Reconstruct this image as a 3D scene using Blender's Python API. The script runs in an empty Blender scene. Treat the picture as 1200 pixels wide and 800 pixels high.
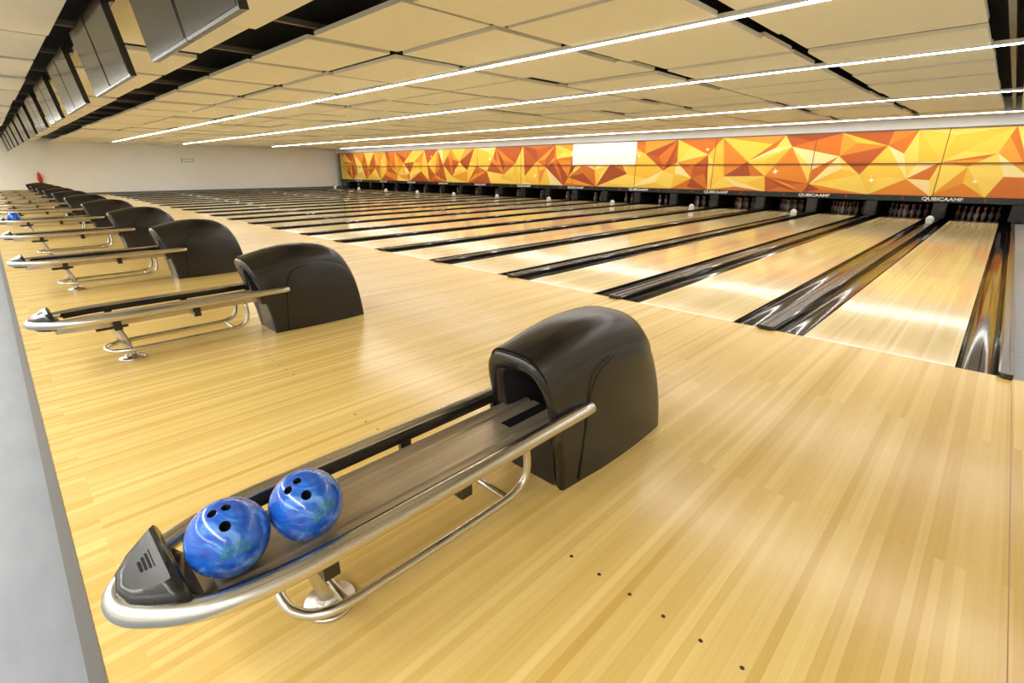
import bpy, math, random
from mathutils import Vector, Matrix
from mathutils.geometry import delaunay_2d_cdt
random.seed(7)
S = bpy.context.scene
S.view_settings.view_transform = 'Standard'
S.view_settings.look = 'None'

# ------------------------------------------------------------ materials
def newmat(name, col=(0.8,0.8,0.8), rough=0.5, metal=0.0, coat=0.0, emis=None, estr=0.0, spec=0.5):
    m = bpy.data.materials.new(name); m.use_nodes = True
    b = m.node_tree.nodes['Principled BSDF']
    b.inputs['Base Color'].default_value = (*col, 1)
    b.inputs['Roughness'].default_value = rough
    b.inputs['Metallic'].default_value = metal
    b.inputs['Coat Weight'].default_value = coat
    b.inputs['Coat Roughness'].default_value = 0.05
    b.inputs['Specular IOR Level'].default_value = spec
    if emis:
        b.inputs['Emission Color'].default_value = (*emis, 1)
        b.inputs['Emission Strength'].default_value = estr
    return m
def N(m, t, **kw):
    n = m.node_tree.nodes.new(t)
    for k, v in kw.items(): setattr(n, k, v)
    return n
def L(m, a, b): m.node_tree.links.new(a, b)
def bsdf(m): return m.node_tree.nodes['Principled BSDF']

def noisy(m, c1, c2, scale=8, detail=4, bump=0.0, stretch=(1,1,1), rough=None):
    tc = N(m,'ShaderNodeTexCoord'); mp = N(m,'ShaderNodeMapping'); mp.inputs['Scale'].default_value = stretch
    nz = N(m,'ShaderNodeTexNoise'); nz.inputs['Scale'].default_value = scale; nz.inputs['Detail'].default_value = detail
    cr = N(m,'ShaderNodeValToRGB'); cr.color_ramp.elements[0].position=.3; cr.color_ramp.elements[1].position=.7
    cr.color_ramp.elements[0].color=(*c1,1); cr.color_ramp.elements[1].color=(*c2,1)
    L(m,tc.outputs['Object'],mp.inputs['Vector']); L(m,mp.outputs[0],nz.inputs['Vector']); L(m,nz.outputs['Fac'],cr.inputs[0])
    L(m,cr.outputs[0],bsdf(m).inputs['Base Color'])
    if bump:
        bp = N(m,'ShaderNodeBump'); bp.inputs['Strength'].default_value=bump; bp.inputs['Distance'].default_value=.002
        L(m,nz.outputs['Fac'],bp.inputs['Height']); L(m,bp.outputs[0],bsdf(m).inputs['Normal'])
    if rough:
        mr = N(m,'ShaderNodeMapRange'); mr.inputs['To Min'].default_value=rough[0]; mr.inputs['To Max'].default_value=rough[1]
        L(m,nz.outputs['Fac'],mr.inputs['Value']); L(m,mr.outputs[0],bsdf(m).inputs['Roughness'])
    return m

def wood(name, dark, light, rough, board=.027, length=1.5, randobj=False, coat=.0, spec=.5):
    m = newmat(name, light, rough, coat=coat, spec=spec)
    tc = N(m,'ShaderNodeTexCoord'); sp = N(m,'ShaderNodeSeparateXYZ'); L(m,tc.outputs['Object'],sp.inputs[0])
    cb = N(m,'ShaderNodeCombineXYZ')
    yv = sp.outputs['Y']
    if randobj:
        oi = N(m,'ShaderNodeObjectInfo'); ma = N(m,'ShaderNodeMath', operation='MULTIPLY_ADD')
        L(m,oi.outputs['Random'],ma.inputs[0]); ma.inputs[1].default_value=37; L(m,sp.outputs['Y'],ma.inputs[2]); yv = ma.outputs[0]
    L(m,yv,cb.inputs['X']); L(m,sp.outputs['X'],cb.inputs['Y'])
    def brick(bw, rh, ofs, c1, c2, mort):
        b = N(m,'ShaderNodeTexBrick'); b.offset=ofs; b.offset_frequency=2
        b.inputs['Color1'].default_value=c1; b.inputs['Color2'].default_value=c2
        b.inputs['Mortar'].default_value=mort; b.inputs['Scale'].default_value=1
        b.inputs['Mortar Size'].default_value=.0007; b.inputs['Mortar Smooth'].default_value=.3
        b.inputs['Brick Width'].default_value=bw; b.inputs['Row Height'].default_value=rh
        L(m,cb.outputs[0],b.inputs['Vector']); return b
    b1 = brick(length, board, .37, (0,0,0,1),(1,1,1,1),(.1,.1,.1,1))
    b2 = brick(length*2.3, board*3, .61, (0.1,0.1,0.1,1),(.9,.9,.9,1),(.5,.5,.5,1))
    mx = N(m,'ShaderNodeMix', data_type='RGBA'); mx.inputs['Factor'].default_value=.42
    L(m,b1.outputs['Color'],mx.inputs['A']); L(m,b2.outputs['Color'],mx.inputs['B'])
    mp = N(m,'ShaderNodeMapping'); mp.inputs['Scale'].default_value=(.6,30,1); L(m,cb.outputs[0],mp.inputs['Vector'])
    nz = N(m,'ShaderNodeTexNoise'); nz.inputs['Scale'].default_value=2.2; nz.inputs['Detail'].default_value=5
    L(m,mp.outputs[0],nz.inputs['Vector'])
    mx2 = N(m,'ShaderNodeMix', data_type='RGBA'); mx2.inputs['Factor'].default_value=.33
    L(m,mx.outputs['Result'],mx2.inputs['A']); L(m,nz.outputs['Fac'],mx2.inputs['B'])
    cr = N(m,'ShaderNodeValToRGB'); cr.color_ramp.elements[0].position=.12; cr.color_ramp.elements[1].position=.82
    cr.color_ramp.elements[0].color=(*dark,1); cr.color_ramp.elements[1].color=(*light,1)
    L(m,mx2.outputs['Result'],cr.inputs[0]); L(m,cr.outputs[0],bsdf(m).inputs['Base Color'])
    return m

M = {}
M['approach'] = wood('approach_maple', (.61,.385,.09), (.85,.645,.25), .22, board=.032, length=3.6, spec=.42)
M['lane'] = wood('lane_maple', (.68,.50,.22), (.86,.735,.44), .09, board=.032, length=3.6, randobj=True, spec=.48)
M['deck'] = newmat('pin_deck_shaded', (.10,.06,.03), .2)  # lane end darkened, shade under the masking put into the colour
M['grey_floor'] = noisy(newmat('grey_vinyl',rough=.4), (.20,.22,.25), (.24,.26,.29), 3, 6, stretch=(1,4,1))
M['trim'] = newmat('grey_trim', (.13,.125,.115), .4)
M['wall'] = noisy(newmat('cream_wall', rough=.7), (.93,.91,.83), (.95,.93,.87), 1.5)
M['white'] = newmat('white_paint', (.9,.9,.88), .6)
M['panel'] = noisy(newmat('ceiling_tile', rough=.85), (.91,.87,.73), (.94,.90,.78), 14, 5, bump=.2)
M['plenum'] = newmat('plenum_black', (.012,.012,.012), .8)
M['black'] = noisy(newmat('black_plastic', rough=.27), (.011,.0095,.008), (.016,.014,.012), 90, 2, bump=.10)
M['blacksmooth'] = newmat('black_gloss', (.012,.011,.010), .16)
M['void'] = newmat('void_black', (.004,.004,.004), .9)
M['gutter'] = newmat('gutter_black', (.012,.009,.007), .08)
M['cap'] = newmat('divider_cap', (.03,.024,.019), .2)
M['chrome'] = newmat('satin_steel', (.60,.58,.53), .27, metal=1.0)
M['tray'] = noisy(newmat('tray_steel', metal=.7, rough=.3), (.44,.36,.25), (.60,.50,.36), 40, 4, stretch=(1,.06,1), rough=(.24,.40))
M['led'] = newmat('led_strip', (1,1,1), .5, emis=(1,.985,.95), estr=51)
M['screen'] = newmat('screen_glass', (.028,.025,.016), .12, spec=.22)
M['pin'] = newmat('pin_white_shaded', (.36,.32,.27), .3)  # white pins, colour dimmed to imitate shade below the masking
M['camwhite'] = newmat('camera_white', (.85,.85,.82), .3)
M['red'] = newmat('red_paint', (.6,.02,.015), .35)
M['text'] = newmat('sign_white', (.85,.85,.85), .5)
M['dot'] = newmat('dot_dark', (.03,.015,.008), .4)
M['seam'] = newmat('seam_brown', (.33,.19,.06), .4)
M['foul'] = newmat('foul_pale', (.88,.80,.62), .25)
M['green'] = newmat('green_print', (.012,.26,.16), .3)

# ------------------------------------------------------------ mesh builder
class MB:
    def __init__(s): s.v=[]; s.f=[]; s.mi=[]; s.sm=[]; s.mats=[]
    def m(s, key):
        if key not in s.mats: s.mats.append(key)
        return s.mats.index(key)
    def face(s, idx, mat, smooth=False): s.f.append(idx); s.mi.append(s.m(mat)); s.sm.append(smooth)
    def box(s, x0,x1,y0,y1,z0,z1, mat):
        b=len(s.v); s.v += [(x,y,z) for z in (z0,z1) for y in (y0,y1) for x in (x0,x1)]
        for q in ((0,2,3,1),(4,5,7,6),(0,1,5,4),(2,6,7,3),(0,4,6,2),(1,3,7,5)): s.face([b+i for i in q], mat)
    def grid(s, rings, mat, smooth=True, closed=False, flip=False):
        b=len(s.v); n=len(rings[0])
        for r in rings: s.v += [tuple(p) for p in r]
        for i in range(len(rings)-1):
            for j in range(n if closed else n-1):
                k=(j+1)%n
                q=[b+i*n+j, b+i*n+k, b+(i+1)*n+k, b+(i+1)*n+j]
                s.face(q[::-1] if flip else q, mat, smooth)
        return b
    def poly(s, pts, mat, smooth=False):
        b=len(s.v); s.v += [tuple(p) for p in pts]; s.face(list(range(b,b+len(pts))), mat, smooth)
    def tube(s, pts, r, mat, seg=14, dens=8, caps=True):
        P=[Vector(p) for p in pts]
        if dens>1 and len(P)>2:
            Q=[]
            for i in range(len(P)-1):
                p0=P[max(i-1,0)]; p1=P[i]; p2=P[i+1]; p3=P[min(i+2,len(P)-1)]
                for k in range(dens):
                    t=k/dens
                    Q.append(.5*((2*p1)+(p2-p0)*t+(2*p0-5*p1+4*p2-p3)*t*t+(3*p1-p0-3*p2+p3)*t**3))
            Q.append(P[-1]); P=Q
        rings=[]; nrm=None
        for i,p in enumerate(P):
            t=(P[min(i+1,len(P)-1)]-P[max(i-1,0)]).normalized()
            if nrm is None:
                nrm=t.orthogonal().normalized()
            nrm=(nrm-t*nrm.dot(t)).normalized(); bn=t.cross(nrm)
            rings.append([p+nrm*(r*math.cos(a))+bn*(r*math.sin(a)) for a in [2*math.pi*k/seg for k in range(seg)]])
        if caps:
            t0=(P[0]-P[1]).normalized(); t1=(P[-1]-P[-2]).normalized()
            def sh(ring,c,t,f,o): return [c+(q-c)*f+t*o for q in ring]
            rings=[sh(rings[0],P[0],t0,.05,r*.7),sh(rings[0],P[0],t0,.7,r*.5)]+rings+[sh(rings[-1],P[-1],t1,.7,r*.5),sh(rings[-1],P[-1],t1,.05,r*.7)]
        s.grid(rings, mat, True, True)
    def lathe(s, prof, cx, cy, cz, mat, seg=16, matf=None):
        b=len(s.v)
        for z,r in prof:
            s.v += [(cx+r*math.cos(2*math.pi*k/seg), cy+r*math.sin(2*math.pi*k/seg), cz+z) for k in range(seg)]
        for i in range(len(prof)-1):
            mm = matf(prof[i][0]) if matf else mat
            for j in range(seg):
                k=(j+1)%seg
                s.face([b+i*seg+j,b+i*seg+k,b+(i+1)*seg+k,b+(i+1)*seg+j], mm, True)
    def mesh(s, name):
        me=bpy.data.meshes.new(name); me.from_pydata(s.v,[],s.f)
        for k in s.mats: me.materials.append(M[k])
        me.polygons.foreach_set('material_index', s.mi); me.polygons.foreach_set('use_smooth', s.sm)
        me.update(); return me
    def obj(s, name, loc=(0,0,0), parent=None):
        o=bpy.data.objects.new(name, s.mesh(name)); o.location=loc; S.collection.objects.link(o)
        if parent: o.parent=parent
        return o
def inst(me, name, loc, rot=(0,0,0)):
    o=bpy.data.objects.new(name, me); o.location=loc; o.rotation_euler=rot; S.collection.objects.link(o); return o

XL=-38.7; XR=3.0; YB=-6.0; YF=21.6; ZC=2.85
FOUL=4.9; PITCH=1.70; LC0=-.51; NL=22; MASKY=19.8
# ------------------------------------------------------------ room
mb=MB(); mb.box(XL,XR,-.10,FOUL,-.30,0,'approach'); mb.obj('floor_approach')
mb=MB(); mb.box(XL,XR,YB,-.14,-.30,-.004,'grey_floor'); mb.obj('floor_concourse')
mb=MB(); mb.box(XL,XR,-.14,-.10,-.30,.003,'trim'); mb.obj('trim_1')
mb=MB(); mb.box(XL,XR,FOUL,YF,-.36,-.30,'void'); mb.obj('floor')
mb=MB(); mb.box(.345,XR,FOUL,YF,-.30,.0,'grey_floor'); mb.obj('floor_walkway')
mb=MB(); mb.box(XL,LC0-(NL-1)*PITCH-.85,FOUL,YF,-.30,0,'grey_floor'); mb.obj('floor_walkway_left')
mb=MB(); mb.box(XL-.1,XL,YB,YF,-.3,3.3,'wall'); mb.obj('wall_left')
mb=MB(); mb.box(XR,XR+.1,YB,YF,-.3,3.3,'wall'); mb.obj('wall_right')
mb=MB(); mb.box(XL,XR,YB-.1,YB,-.3,3.3,'wall'); mb.obj('wall_back')
mb=MB(); mb.box(XL,XR,YF,YF+.1,-.3,3.3,'wall'); mb.obj('wall_front')
mb=MB(); mb.box(XL,XR,MASKY+.10,MASKY+.16,2.50,3.29,'white'); mb.obj('wall_soffit')
mb=MB(); mb.box(XL,XR,YB,YF,3.3,3.4,'plenum'); mb.obj('ceiling')
mb=MB(); mb.box(XL,XL+.02,YB,YF,0,.12,'trim'); mb.obj('baseboard_left')

# ceiling panels
mb=MB()
ys=[]
def rows(a,b,n,g=.04):
    w=(b-a)/n
    for i in range(n): ys.append((a+i*w+g, a+(i+1)*w-g))
rows(YB,.93,6); rows(1.15,2.45,1); rows(3.02,5.43,2); rows(5.57,8.83,3); rows(8.97,14.03,4); rows(14.17,MASKY+.05,4)
xe=-.40
xs=[(xe+.16,xe+1.75),(xe+1.82,XR-.02)]
x=xe
first=True
while x>XL:
    a=max(x-1.95+.09,XL+.02); xs.append((a, x-(.16 if first else .09))); first=False; x-=1.95
for (y0,y1) in ys:
    for (x0,x1) in xs:
        if x1-x0<.2: continue
        dz=random.choice([0,.0,.02,.04])
        mb.box(x0,x1,y0,y1,ZC+dz,ZC+dz+.05,'panel')
mb.obj('ceiling_panels')
mb=MB()
for x in [xe-1.95*k for k in range(0,20)]:
    mb.box(x-.03,x+.03,YB+.05,MASKY,ZC+.14,ZC+.2,'trim')
mb.obj('ceiling_grid_runner')

# linear lights: visible rows, plus added fill rows
def strip(y, x0, x1, w=.07, z=ZC-.02):
    mb=MB()
    x=x0
    while x<x1-.1:
        e=min(x+2.4,x1)
        mb.box(x,e,y-w/2-.015,y+w/2+.015,z+.012,z+.06,'white')
        b=len(mb.v); mb.v+=[(x+.005,y-w/2,z+.008),(e-.005,y-w/2,z+.008),(e-.005,y+w/2,z+.008),(x+.005,y+w/2,z+.008)]
        mb.face([b+3,b+2,b+1,b],'led')
        x=e
    mb.obj('linear_ceiling_and_fill_light')
for y in (5.5,8.9,14.1,19.0): strip(y,-36.2,XR-.1)
strip(-1.6,-37,XR-.1,w=.14); strip(-4.2,-37,XR-.1,w=.14)  # unseen rows added behind the camera to brighten the hall

# ------------------------------------------------------------ lanes
LEN=21.2-FOUL; DK=19.5-FOUL
mb=MB()
mb.box(-.53,.53,.06,DK,-.12,0,'lane')
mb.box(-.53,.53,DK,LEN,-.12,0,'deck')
mb.box(-.53,.53,.0,.06,-.12,0.0005,'foul')
for sgn in (-1,1):
    prof=[]
    for k in range(13):
        a=math.pi*k/12
        prof.append((.6475-.1175*math.cos(a), -.012-.085*math.sin(a)**.8))
    prof=[(.53,-.001)]+prof+[(.766,.018),(.771,.028),(.782,.034)]
    r0=[(sgn*x,0.0,z) for x,z in prof]; r1=[(sgn*x,LEN,z) for x,z in prof]
    mb.grid([r0,r1],'gutter',False,flip=(sgn<0))
    for i in range(len(mb.sm)-15, len(mb.sm)-3): mb.sm[i]=True
    cp=[(.782,.034),(.80,.036),(.825,.036),(.832,.028),(.85,.028)]
    r0=[(sgn*x,-.03 if z>.03 else 0,z) for x,z in cp]; r1=[(sgn*x,LEN,z) for x,z in cp]
    mb.grid([r0,r1],'cap',False,flip=(sgn<0))
    # rounded divider nose
    nose=[[(sgn*.766,0,z),(sgn*.80,y,z),(sgn*.85,y,z)] for y,z in ((0,-.10),(0,0.002),(-.045,.002),(-.05,.018),(-.03,.036),(.02,.037))]
    mb.grid(nose,'cap',False,flip=(sgn>0))
for i in range(-3,4):
    xx=i*.135; yy=4.9-abs(i)*.28
    mb.poly([(xx-.016,yy-.07,.0006),(xx+.016,yy-.07,.0006),(xx,yy+.07,.0006)],'seam')
lane_me=mb.mesh('bowling_lane')
lanes=[inst(lane_me,'bowling_lane',(LC0-PITCH*k,FOUL,0)) for k in range(NL)]

# approach dots
mb=MB()
for k in range(NL):
    for i in range(-3,4):
        if k==0 and i==3: continue
        cx=LC0-PITCH*k+i*.132; yy=1.27
        mb.poly([(cx+.0075*math.cos(a),yy+.0075*math.sin(a),.0006) for a in [math.pi*2*q/12 for q in range(12)]],'dot')
for k in range(-1,NL):
    cx=LC0-.85-PITCH*k
    ya=-.09 if k%2 else 2.3
    mb.poly([(cx-.0015,ya,.0005),(cx+.0015,ya,.0005),(cx+.0015,FOUL-.06,.0005),(cx-.0015,FOUL-.06,.0005)],'seam')
mb.obj('approach_markings')

# pins
pins=MB()
prof=[(0,.001),(0,.027),(.02,.031),(.06,.046),(.114,.0605),(.155,.056),(.2,.038),(.225,.029),(.254,.0235),(.27,.024),(.29,.026),(.32,.031),(.345,.0323),(.367,.024),(.378,.010),(.381,.0005)]
for r in range(4):
    for c in range(r+1):
        pins.lathe(prof,(c-r/2)*.305,r*.264,0,'pin',12,lambda z:'red' if z in (.225,.27) else 'pin')
pin_me=pins.mesh('bowling_pin_set')
for k in range(NL): inst(pin_me,'bowling_pin_set',(LC0-PITCH*k,20.2,0.001))

# kickbacks and pit
kb=MB()
kb.box(-.16,.16,0,1.45,.04,.48,'black'); kb.box(-.14,.14,-.02,0,.06,.44,'blacksmooth')
kb_me=kb.mesh('pin_deck_partition')
for k in range(-1,NL): inst(kb_me,'pin_deck_partition',(LC0-.85-PITCH*k,19.72,0))
mb=MB(); mb.box(XL+.1,1.2,21.25,21.5,-.25,.5,'void'); mb.box(XL+.1,1.2,19.95,21.5,.50,.6,'void'); mb.obj('pinsetter_housing')

cam=MB()
cam.box(-.07,.07,-.10,.10,.0,.03,'camwhite')
cam.lathe([(0,.075),(.03,.09),(.07,.095),(.11,.085),(.145,.06),(.165,.03),(.17,.001)],0,0,.03,'camwhite',20)
cm=cam.mesh('pin_scanning_camera')
for k in range(0,NL,2): inst(cm,'pin_scanning_camera',(LC0-.85-PITCH*k,17.8,.038))

# ------------------------------------------------------------ masking units
pal=[(.92,.56,.05),(.84,.35,.028),(.66,.17,.012),(.38,.065,.009),(.96,.70,.12),(.97,.80,.36),(.78,.25,.02),(.22,.035,.008),(.94,.62,.07),(.50,.10,.010)]
for i,c in enumerate(pal): M['art%d'%i]=newmat('mask_art_%d'%i,c,.35)
random.seed(35)
mx0,mx1,mz0,mz1=XL+.75,XR-.02,.66,2.54
pts=[]
x=mx0
while x<mx1-.5:
    pts.append(Vector((x,mz0))); x+=random.uniform(1.2,2.2)
x=mx0+.7
while x<mx1-.5:
    pts.append(Vector((x,mz1))); x+=random.uniform(1.2,2.2)
pts+= [Vector((mx1,mz0)),Vector((mx1,mz1)),Vector((mx0,mz1))]
x=mx0+.3
row=0
while x<mx1-.3:
    pts.append(Vector((x,random.uniform(.95,1.5) if row%2 else random.uniform(1.6,2.25)))); row+=1; x+=random.uniform(.5,.9)
res=delaunay_2d_cdt(pts,[],[],0,1e-5)
mb=MB()
vs=[(p.x,MASKY,p.y) for p in res[0]]
for f in res[2]:
    P=[Vector(vs[i]) for i in f]
    if (P[1]-P[0]).cross(P[2]-P[0]).y>0: P=P[::-1]
    q=random.random()
    if q<.35:
        w=[random.uniform(.3,1) for _ in P]; sw=sum(w); c=sum((p*(g/sw) for p,g in zip(P,w)),Vector())
        base=random.choice([[0,4,8],[1,6,0],[2,9,1],[4,5,0],[3,2,6],[9,2,3],[4,2,5]])
        for i in range(3): mb.poly([P[i],P[(i+1)%3],c],'art%d'%base[i])
    elif q<.75:
        t=random.uniform(.3,.7); c=P[1].lerp(P[2],t); a,b_=random.sample(random.choice([[0,4],[1,2],[2,3],[4,8],[6,9],[0,5],[1,8],[3,9],[4,8]]),2)
        mb.poly([P[0],P[1],c],'art%d'%a); mb.poly([P[0],c,P[2]],'art%d'%b_)
    else: mb.poly(P,'art%d'%random.choice([0,1,2,3,4,6,9,4,8]))
M['glint']=newmat('glint_white',(1,.97,.8),.5)
for i in range(13):
    gx=-35.2+i*2.9+random.uniform(-.4,.4); gz=random.choice([1.1,1.35,1.95,2.15]); r=random.uniform(.08,.15)
    P=[]
    for k in range(16):
        a=math.pi*2*k/16+.3; rr=r if k%4==0 else (r*.6 if k%2==0 else r*.3)
        P.append((gx+rr*math.cos(a),MASKY-.003,gz+rr*math.sin(a)))
    mb.poly(P,'glint')
mb.box(mx0,mx1,MASKY+.002,MASKY+.06,mz0,mz1,'trim')
mb.box(mx0,mx1,MASKY-.035,MASKY+.06,1.585,1.61,'art7')  # dark bar standing in for the shadow line between the art tiers
mb.box(mx0,mx1,MASKY-.03,MASKY+.06,.50,.67,'blacksmooth')
mb.box(mx0,mx1,MASKY-.045,MASKY+.06,2.54,2.57,'trim')
mb.box(-15.2,-11.8,MASKY-.03,MASKY-.005,1.61,2.53,'white')
x=-1.6+3.4
while x>mx0:
    mb.box(x-.010,x+.010,MASKY-.006,MASKY,.67,2.54,'art7'); x-=3.4
mb.box(mx0-.12,mx0,MASKY-.1,MASKY+.06,0,2.57,'trim')
mask=mb.obj('masking_unit')
for k in range(11):
    cu=bpy.data.curves.new('lettering','FONT'); cu.body='QUBICAAMF'; cu.size=.13; cu.align_x='CENTER'; cu.align_y='CENTER'; cu.extrude=.002
    cu.offset=.003
    cu.materials.append(M['text'])
    o=bpy.data.objects.new('lettering',cu); o.location=(-1.36-3.4*k,MASKY-.034,.585); o.rotation_euler=(math.pi/2,0,0); o.scale=(1.3,1,1)
    S.collection.objects.link(o); o.parent=mask
    for dx in (-.95,.95):
        cu=bpy.data.curves.new('lane_number','FONT'); cu.body=str(2*k+(2 if dx<0 else 1)); cu.size=.13; cu.align_x='CENTER'; cu.align_y='CENTER'; cu.materials.append(M['red'])
        o=bpy.data.objects.new('lane_number',cu); o.location=(-1.36-3.4*k+dx,MASKY-.032,.585); o.rotation_euler=(math.pi/2,0,0)
        S.collection.objects.link(o); o.parent=mask

# ------------------------------------------------------------ ball return
def build_return():
    mb=MB()
    RX=.225; RZ=.40; TZ=.355
    half=[(RX,1.72),(RX,1.2),(RX,.8),(RX,.5),(.220,.34),(.200,.21),(.160,.11),(.100,.035)]
    path=[(x,y,RZ) for x,y in half]+[(.045,-.008,RZ-.003),(-.01,-.022,RZ-.004),(-.06,-.010,RZ-.003)]+[(-x-(.0 if y>.1 else .01),y,RZ) for x,y in half[::-1]]
    mb.tube(path,.030,'chrome',seg=18,dens=6)
    for s in (-1,1):
        sec=[(.182,.372),(.200,.370),(.206,.380),(.204,.408),(.197,.413),(.188,.412),(.182,.402)]
        r0=[(s*x,.42,z) for x,z in sec]; r1=[(s*x,1.66,z) for x,z in sec]
        rm=[(s*(x-.012),.30,z) for x,z in sec]; rn=[(s*(x-.04),.17,z) for x,z in sec]
        mb.grid([rn,rm,r0,r1],'blacksmooth',False,True,flip=(s>0)); mb.poly(rn,'blacksmooth')
    sec=[(-.152,TZ+.014),(-.147,TZ+.014),(-.143,TZ),(-.105,TZ),(-.100,TZ-.008),(-.085,TZ-.008),(-.080,TZ),(.080,TZ),(.085,TZ-.008),(.100,TZ-.008),(.105,TZ),(.143,TZ),(.147,TZ+.014),(.152,TZ+.014),(.152,TZ-.035),(-.152,TZ-.035)]
    def trs(y,k=1): return [(x*k,y,z) for x,z in sec]
    mb.grid([trs(.10,.72),trs(.2,.88),trs(.34,1),trs(1.66,1)],'tray',False,True,flip=True)
    mb.box(-.03,.03,1.38,1.66,TZ-.001,TZ+.0015,'blacksmooth')
    for y in (.42,.95,1.48):
        mb.box(-.19,.19,y,y+.05,TZ-.06,TZ-.036,'black')
        for s in (-1,1): mb.box(s*.195-.010,s*.195+.010,y,y+.05,TZ-.06,TZ+.03,'black')
    # nose cap
    def outline(k, z, slope=0, rear=.115):
        hs=[(.132,rear),(.122,.072),(.092,.036),(.050,.004),(-.01,-.012)]
        hl=[(.190,rear),(.166,.072),(.126,.026),(.076,-.004),]
        full=[(x,y) for x,y in hs]+[(-x,y) for x,y in hl[::-1]]
        return [((x+.03)*k-.03,(y-.06)*k+.06,z+slope*(y-.05)) for x,y in full]
    rings=[outline(.90,.350),outline(1.0,.395,0),outline(1.08,.420),outline(1.06,.440,.1,.110),outline(.96,.454,.24,.106),outline(.78,.461,.34,.098)]
    mb.grid(rings,'black',True,True); mb.poly(rings[-1],'black')
    mb.grid([[(-.16,.105,.33),(-.16,.105,.425),(.105,.105,.425),(.105,.105,.33)],[(-.13,.150,.33),(-.13,.150,.37),(.10,.150,.37),(.10,.150,.33)]],'blacksmooth',False,True)
    for i in range(6):
        y=.040+i*.010; w=.022+.007*i
        z=.4622+.34*(y-.05)
        mb.poly([(-.03-w,y,z),(-.03+w,y,z),(-.03+w,y+.006,z+.0021),(-.03-w,y+.006,z+.0021)],'void')
    # front pedestal
    mb.lathe([(0,.001),(0,.088),(.008,.092),(.016,.085),(.022,.05),(.05,.036),(.06,.034)],0,.50,0,'chrome',28)
    mb.tube([(0,.50,.03),(0,.47,.18),(0,.42,.31)],.036,'chrome',16,4)
    mb.box(-.09,.09,.32,.52,.285,.319,'black')
    lp=[(.15,1.36,.31),(.155,1.36,.22),(.155,1.33,.15),(.155,1.24,.118),(.155,1.0,.112),(.155,.7,.112),(.15,.5,.112),(.12,.41,.112),(.06,.365,.112)]
    path=lp+[(0,.355,.112)]+[(-x,y,z) for x,y,z in lp[::-1]]
    mb.tube(path,.0175,'chrome',12,6)
    mb.tube([(-.155,1.24,.118),(.155,1.24,.118)],.0145,'chrome',12,1)
    mb.tube([(-.15,.50,.112),(.15,.50,.112)],.0145,'chrome',12,1)
    # ------------ hood
    NT=36
    def sec2(w,h,y,n=3.4,shear=0.0,wt=1.0):
        P=[]
        for k in range(NT+1):
            a=math.pi*k/NT
            cx=math.copysign(abs(math.cos(a))**(2/n),math.cos(a)); sz=abs(math.sin(a))**(2/n)
            z=h*sz; tt=min(1,z/.70)
            ww=w*(1+(wt-1)*tt)
            P.append((ww*cx, y-shear*(tt**1.5), z))
        return P
    sec=sec2
    y0=1.58
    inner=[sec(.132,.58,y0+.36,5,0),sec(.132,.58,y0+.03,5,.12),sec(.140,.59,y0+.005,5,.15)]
    lip=[sec(.178,.655,y0-.012,3.6,.182,1.13),sec(.192,.678,y0-.006,3.4,.182,1.15),sec(.195,.696,y0+.012,3.4,.172,1.15)]
    body=[]
    for t in (.12,.3,.5,.7,.85,1.0):
        yy=y0+.012+t*.27
        e=math.sin(t*math.pi/2)
        body.append(sec(.195+.025*t,.696+.074*e,yy,3.2,.172*(1-t)**1.3,1.13-.08*t))
    m_=3.2; Y1=y0+.282; D=.60
    for i in range(1,19):
        ph=math.pi/2*i/18
        yy=Y1+D*math.sin(ph)**(2/m_); zz=.770*math.cos(ph)**(2/m_)
        t=(yy-Y1)/D
        body.append(sec(.220+.014*t*(1-t)*2-.012*t*t,max(zz,.001),yy,3.2,0,1.05-.05*t))
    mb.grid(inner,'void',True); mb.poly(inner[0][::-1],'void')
    mb.grid([inner[-1]]+lip,'blacksmooth',True)
    mb.grid([lip[-1]]+body,'black',True)
    band=[]
    for r in [lip[-1]]+body[:15]:
        rr=[]
        for k in range(9,NT-8):
            x,y,z=r[k]; edge = k in (9,NT-9)
            rr.append((x*(1.0 if edge else 1.015),y,z+(-.002 if edge else .008)))
        band.append(rr)
    mb.grid(band,'black',True)
    mb.poly([(-.139,y0-.004,0),(.139,y0-.004,0),(.139,y0-.03,TZ-.036),(-.139,y0-.03,TZ-.036)],'black')
    for s in (-1,1):
        x=s*.2125
        mb.tube([(x*.985,y0+.10,.02),(x*1.0,y0+.12,.25),(x*1.005,y0+.14,.42),(x*.995,y0+.20,.55),(x*.97,y0+.34,.60)],.0035,'void',6,4)
    return mb.mesh('ball_return_rack')
ret_me=build_return()
RX0=-1.385
for k in range(11): inst(ret_me,'ball_return_rack',(RX0-3.4*k,0,0))

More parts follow.
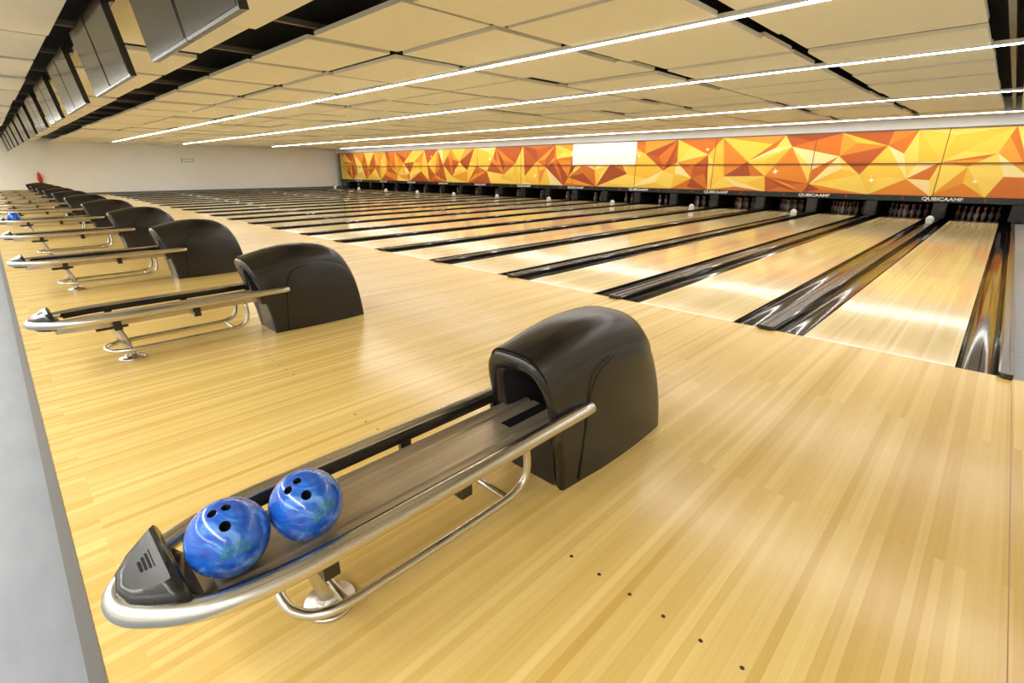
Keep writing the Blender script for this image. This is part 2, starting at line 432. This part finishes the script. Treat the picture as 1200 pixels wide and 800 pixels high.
# ------------------------------------------------------------ balls
def ballmat():
    m=newmat('ball_blue_swirl',(.02,.1,.6),.16,coat=.3)
    tc=N(m,'ShaderNodeTexCoord')
    nz=N(m,'ShaderNodeTexNoise'); nz.inputs['Scale'].default_value=10; nz.inputs['Detail'].default_value=7; nz.inputs['Distortion'].default_value=2.4
    L(m,tc.outputs['Object'],nz.inputs['Vector'])
    cr=N(m,'ShaderNodeValToRGB'); e=cr.color_ramp.elements
    e[0].position=.32; e[0].color=(.008,.05,.38,1); e[1].position=.74; e[1].color=(.20,.42,.84,1)
    k=e.new(.53); k.color=(.018,.14,.62,1)
    L(m,nz.outputs['Fac'],cr.inputs[0])
    L(m,cr.outputs[0],bsdf(m).inputs['Base Color'])
    return m
M['ball']=ballmat()
def make_ball_mesh():
    import bmesh
    me=bpy.data.meshes.new('bowling_ball'); bm=bmesh.new()
    bmesh.ops.create_icosphere(bm,subdivisions=6,radius=.108); bm.to_mesh(me); bm.free()
    me.materials.append(M['ball']); me.materials.append(M['void'])
    o=bpy.data.objects.new('tmpball',me); S.collection.objects.link(o)
    cm=bpy.data.meshes.new('cut'); bm=bmesh.new()
    for (x,y) in ((-.0165,.012),(.0165,.012),(0,-.042)):
        r=.0125 if y>0 else .0145
        d=Vector((x,y,.1)).normalized()
        rot=d.to_track_quat('Z','Y').to_matrix().to_4x4()
        bmesh.ops.create_cone(bm,cap_ends=True,segments=28,radius1=r,radius2=r,depth=.06,matrix=Matrix.Translation(d*.100)@rot)
    bm.to_mesh(cm); bm.free(); cm.materials.append(M['ball']); cm.materials.append(M['void'])
    for p in cm.polygons: p.material_index=1
    c=bpy.data.objects.new('cutter',cm); S.collection.objects.link(c)
    b=o.modifiers.new('b','BOOLEAN'); b.object=c; b.operation='DIFFERENCE'; b.solver='EXACT'
    # printed lettering, wrapped on the ball
    cu=bpy.data.curves.new('t','FONT'); cu.body='Strike\nBowling'; cu.size=.025; cu.align_x='CENTER'; cu.align_y='CENTER'; cu.shear=.4; cu.space_line=.75; cu.offset=.0002; cu.resolution_u=3
    t=bpy.data.objects.new('tt',cu); S.collection.objects.link(t)
    dg=bpy.context.evaluated_depsgraph_get(); dg.update()
    out=bpy.data.meshes.new_from_object(o.evaluated_get(dg))
    tm=bpy.data.meshes.new_from_object(t.evaluated_get(dg))
    for p in out.polygons: p.use_smooth = p.material_index==0
    out.materials.append(M['green'])
    bm=bmesh.new(); bm.from_mesh(out)
    bt=bmesh.new(); bt.from_mesh(tm)
    bmesh.ops.triangulate(bt,faces=bt.faces[:])
    for _ in range(2):
        long=[e for e in bt.edges if e.calc_length()>.004]
        if long: bmesh.ops.subdivide_edges(bt,edges=long,cuts=1); bmesh.ops.triangulate(bt,faces=bt.faces[:])
    cdir=Vector((0,-.85,.52)).normalized(); ex=Vector((1,0,0)); ey=cdir.cross(ex)
    mp={}
    for v in bt.verts:
        a=v.co.x/.108; b2=v.co.y/.108
        d=(cdir*math.cos(b2)+ey*math.sin(b2)); d=(d*math.cos(a)+ex*math.sin(a)).normalized()
        mp[v]=bm.verts.new(d*.1085)
    for f in bt.faces:
        try:
            vv=[mp[v] for v in f.verts]; nf=bm.faces.new(vv); nf.material_index=2
        except ValueError: pass
    bm.normal_update(); bm.to_mesh(out); bm.free(); bt.free()
    bpy.data.objects.remove(o); bpy.data.objects.remove(c); bpy.data.objects.remove(t)
    out.name='bowling_ball'; return out
bme=make_ball_mesh()
def place_ball(loc, up, side, roll=0):
    c=Vector(loc); d=(Vector((0,0,1.45))-c).normalized()
    u=(Vector((0,0,1))-d*d.z).normalized(); r=u.cross(d)
    z=(d*math.sqrt(max(0,1-up*up-side*side))+u*up+r*side).normalized()
    y=(u-z*u.dot(z)).normalized(); x=y.cross(z)
    mt=Matrix((x,y,z)).transposed().to_4x4(); mt=mt@Matrix.Rotation(roll,4,'Z'); mt.translation=c
    o=bpy.data.objects.new('bowling_ball',bme); o.matrix_world=mt; S.collection.objects.link(o); return o
place_ball((-1.358,.243,.4655),.62,-.06,math.radians(8))
place_ball((-1.340,.460,.4655),.52,-.20,math.radians(42))
place_ball((RX0-3.4*4,.26,.4655),.5,0)

# ------------------------------------------------------------ monitors
mon=MB()
for cx in (-.485,.485):
    mon.box(cx-.475,cx+.475,-.025,.025,-.31,.31,'blacksmooth')
    mon.box(cx-.455,cx+.455,-.029,-.025,-.29,.29,'screen')
    mon.box(cx-.12,cx+.12,.025,.055,-.12,.12,'black')
    mon.box(cx-.025,cx+.025,.055,.085,-.1,.30,'black')
mon.box(-.97,.97,.035,.075,.24,.30,'black')
mon_me=mon.mesh('score_monitor')
xc=-4.0
while xc>XL+2:
    inst(mon_me,'score_monitor',(xc,1.10,ZC-.32),(math.radians(9),0,0)); xc-=2.75

# ------------------------------------------------------------ wall details
mb=MB(); mb.lathe([(0,.001),(0,.08),(.45,.08),(.52,.03),(.58,.03),(.6,.001)],XL+.12,2.2,.7,'red',16); mb.box(XL,XL+.06,2.1,2.3,.8,1.0,'red'); mb.obj('fire_extinguisher')
mb=MB(); mb.box(XL,XL+.05,9.2,9.9,1.85,2.05,'trim'); mb.box(XL+.05,XL+.054,9.23,9.87,1.87,2.03,'white'); mb.obj('exit_sign')

# ------------------------------------------------------------ world + camera
w=bpy.data.worlds.new('World'); S.world=w; w.use_nodes=True
w.node_tree.nodes['Background'].inputs[0].default_value=(.9,.95,1,1); w.node_tree.nodes['Background'].inputs[1].default_value=.3
cd=bpy.data.cameras.new('camera'); cd.sensor_width=36; cd.lens=572/1200*36; cd.clip_start=.02; cd.clip_end=200
co=bpy.data.objects.new('camera',cd); co.location=(0,0,1.45); co.rotation_euler=(math.radians(70.5),0,math.radians(44.2))
S.collection.objects.link(co); S.camera=co
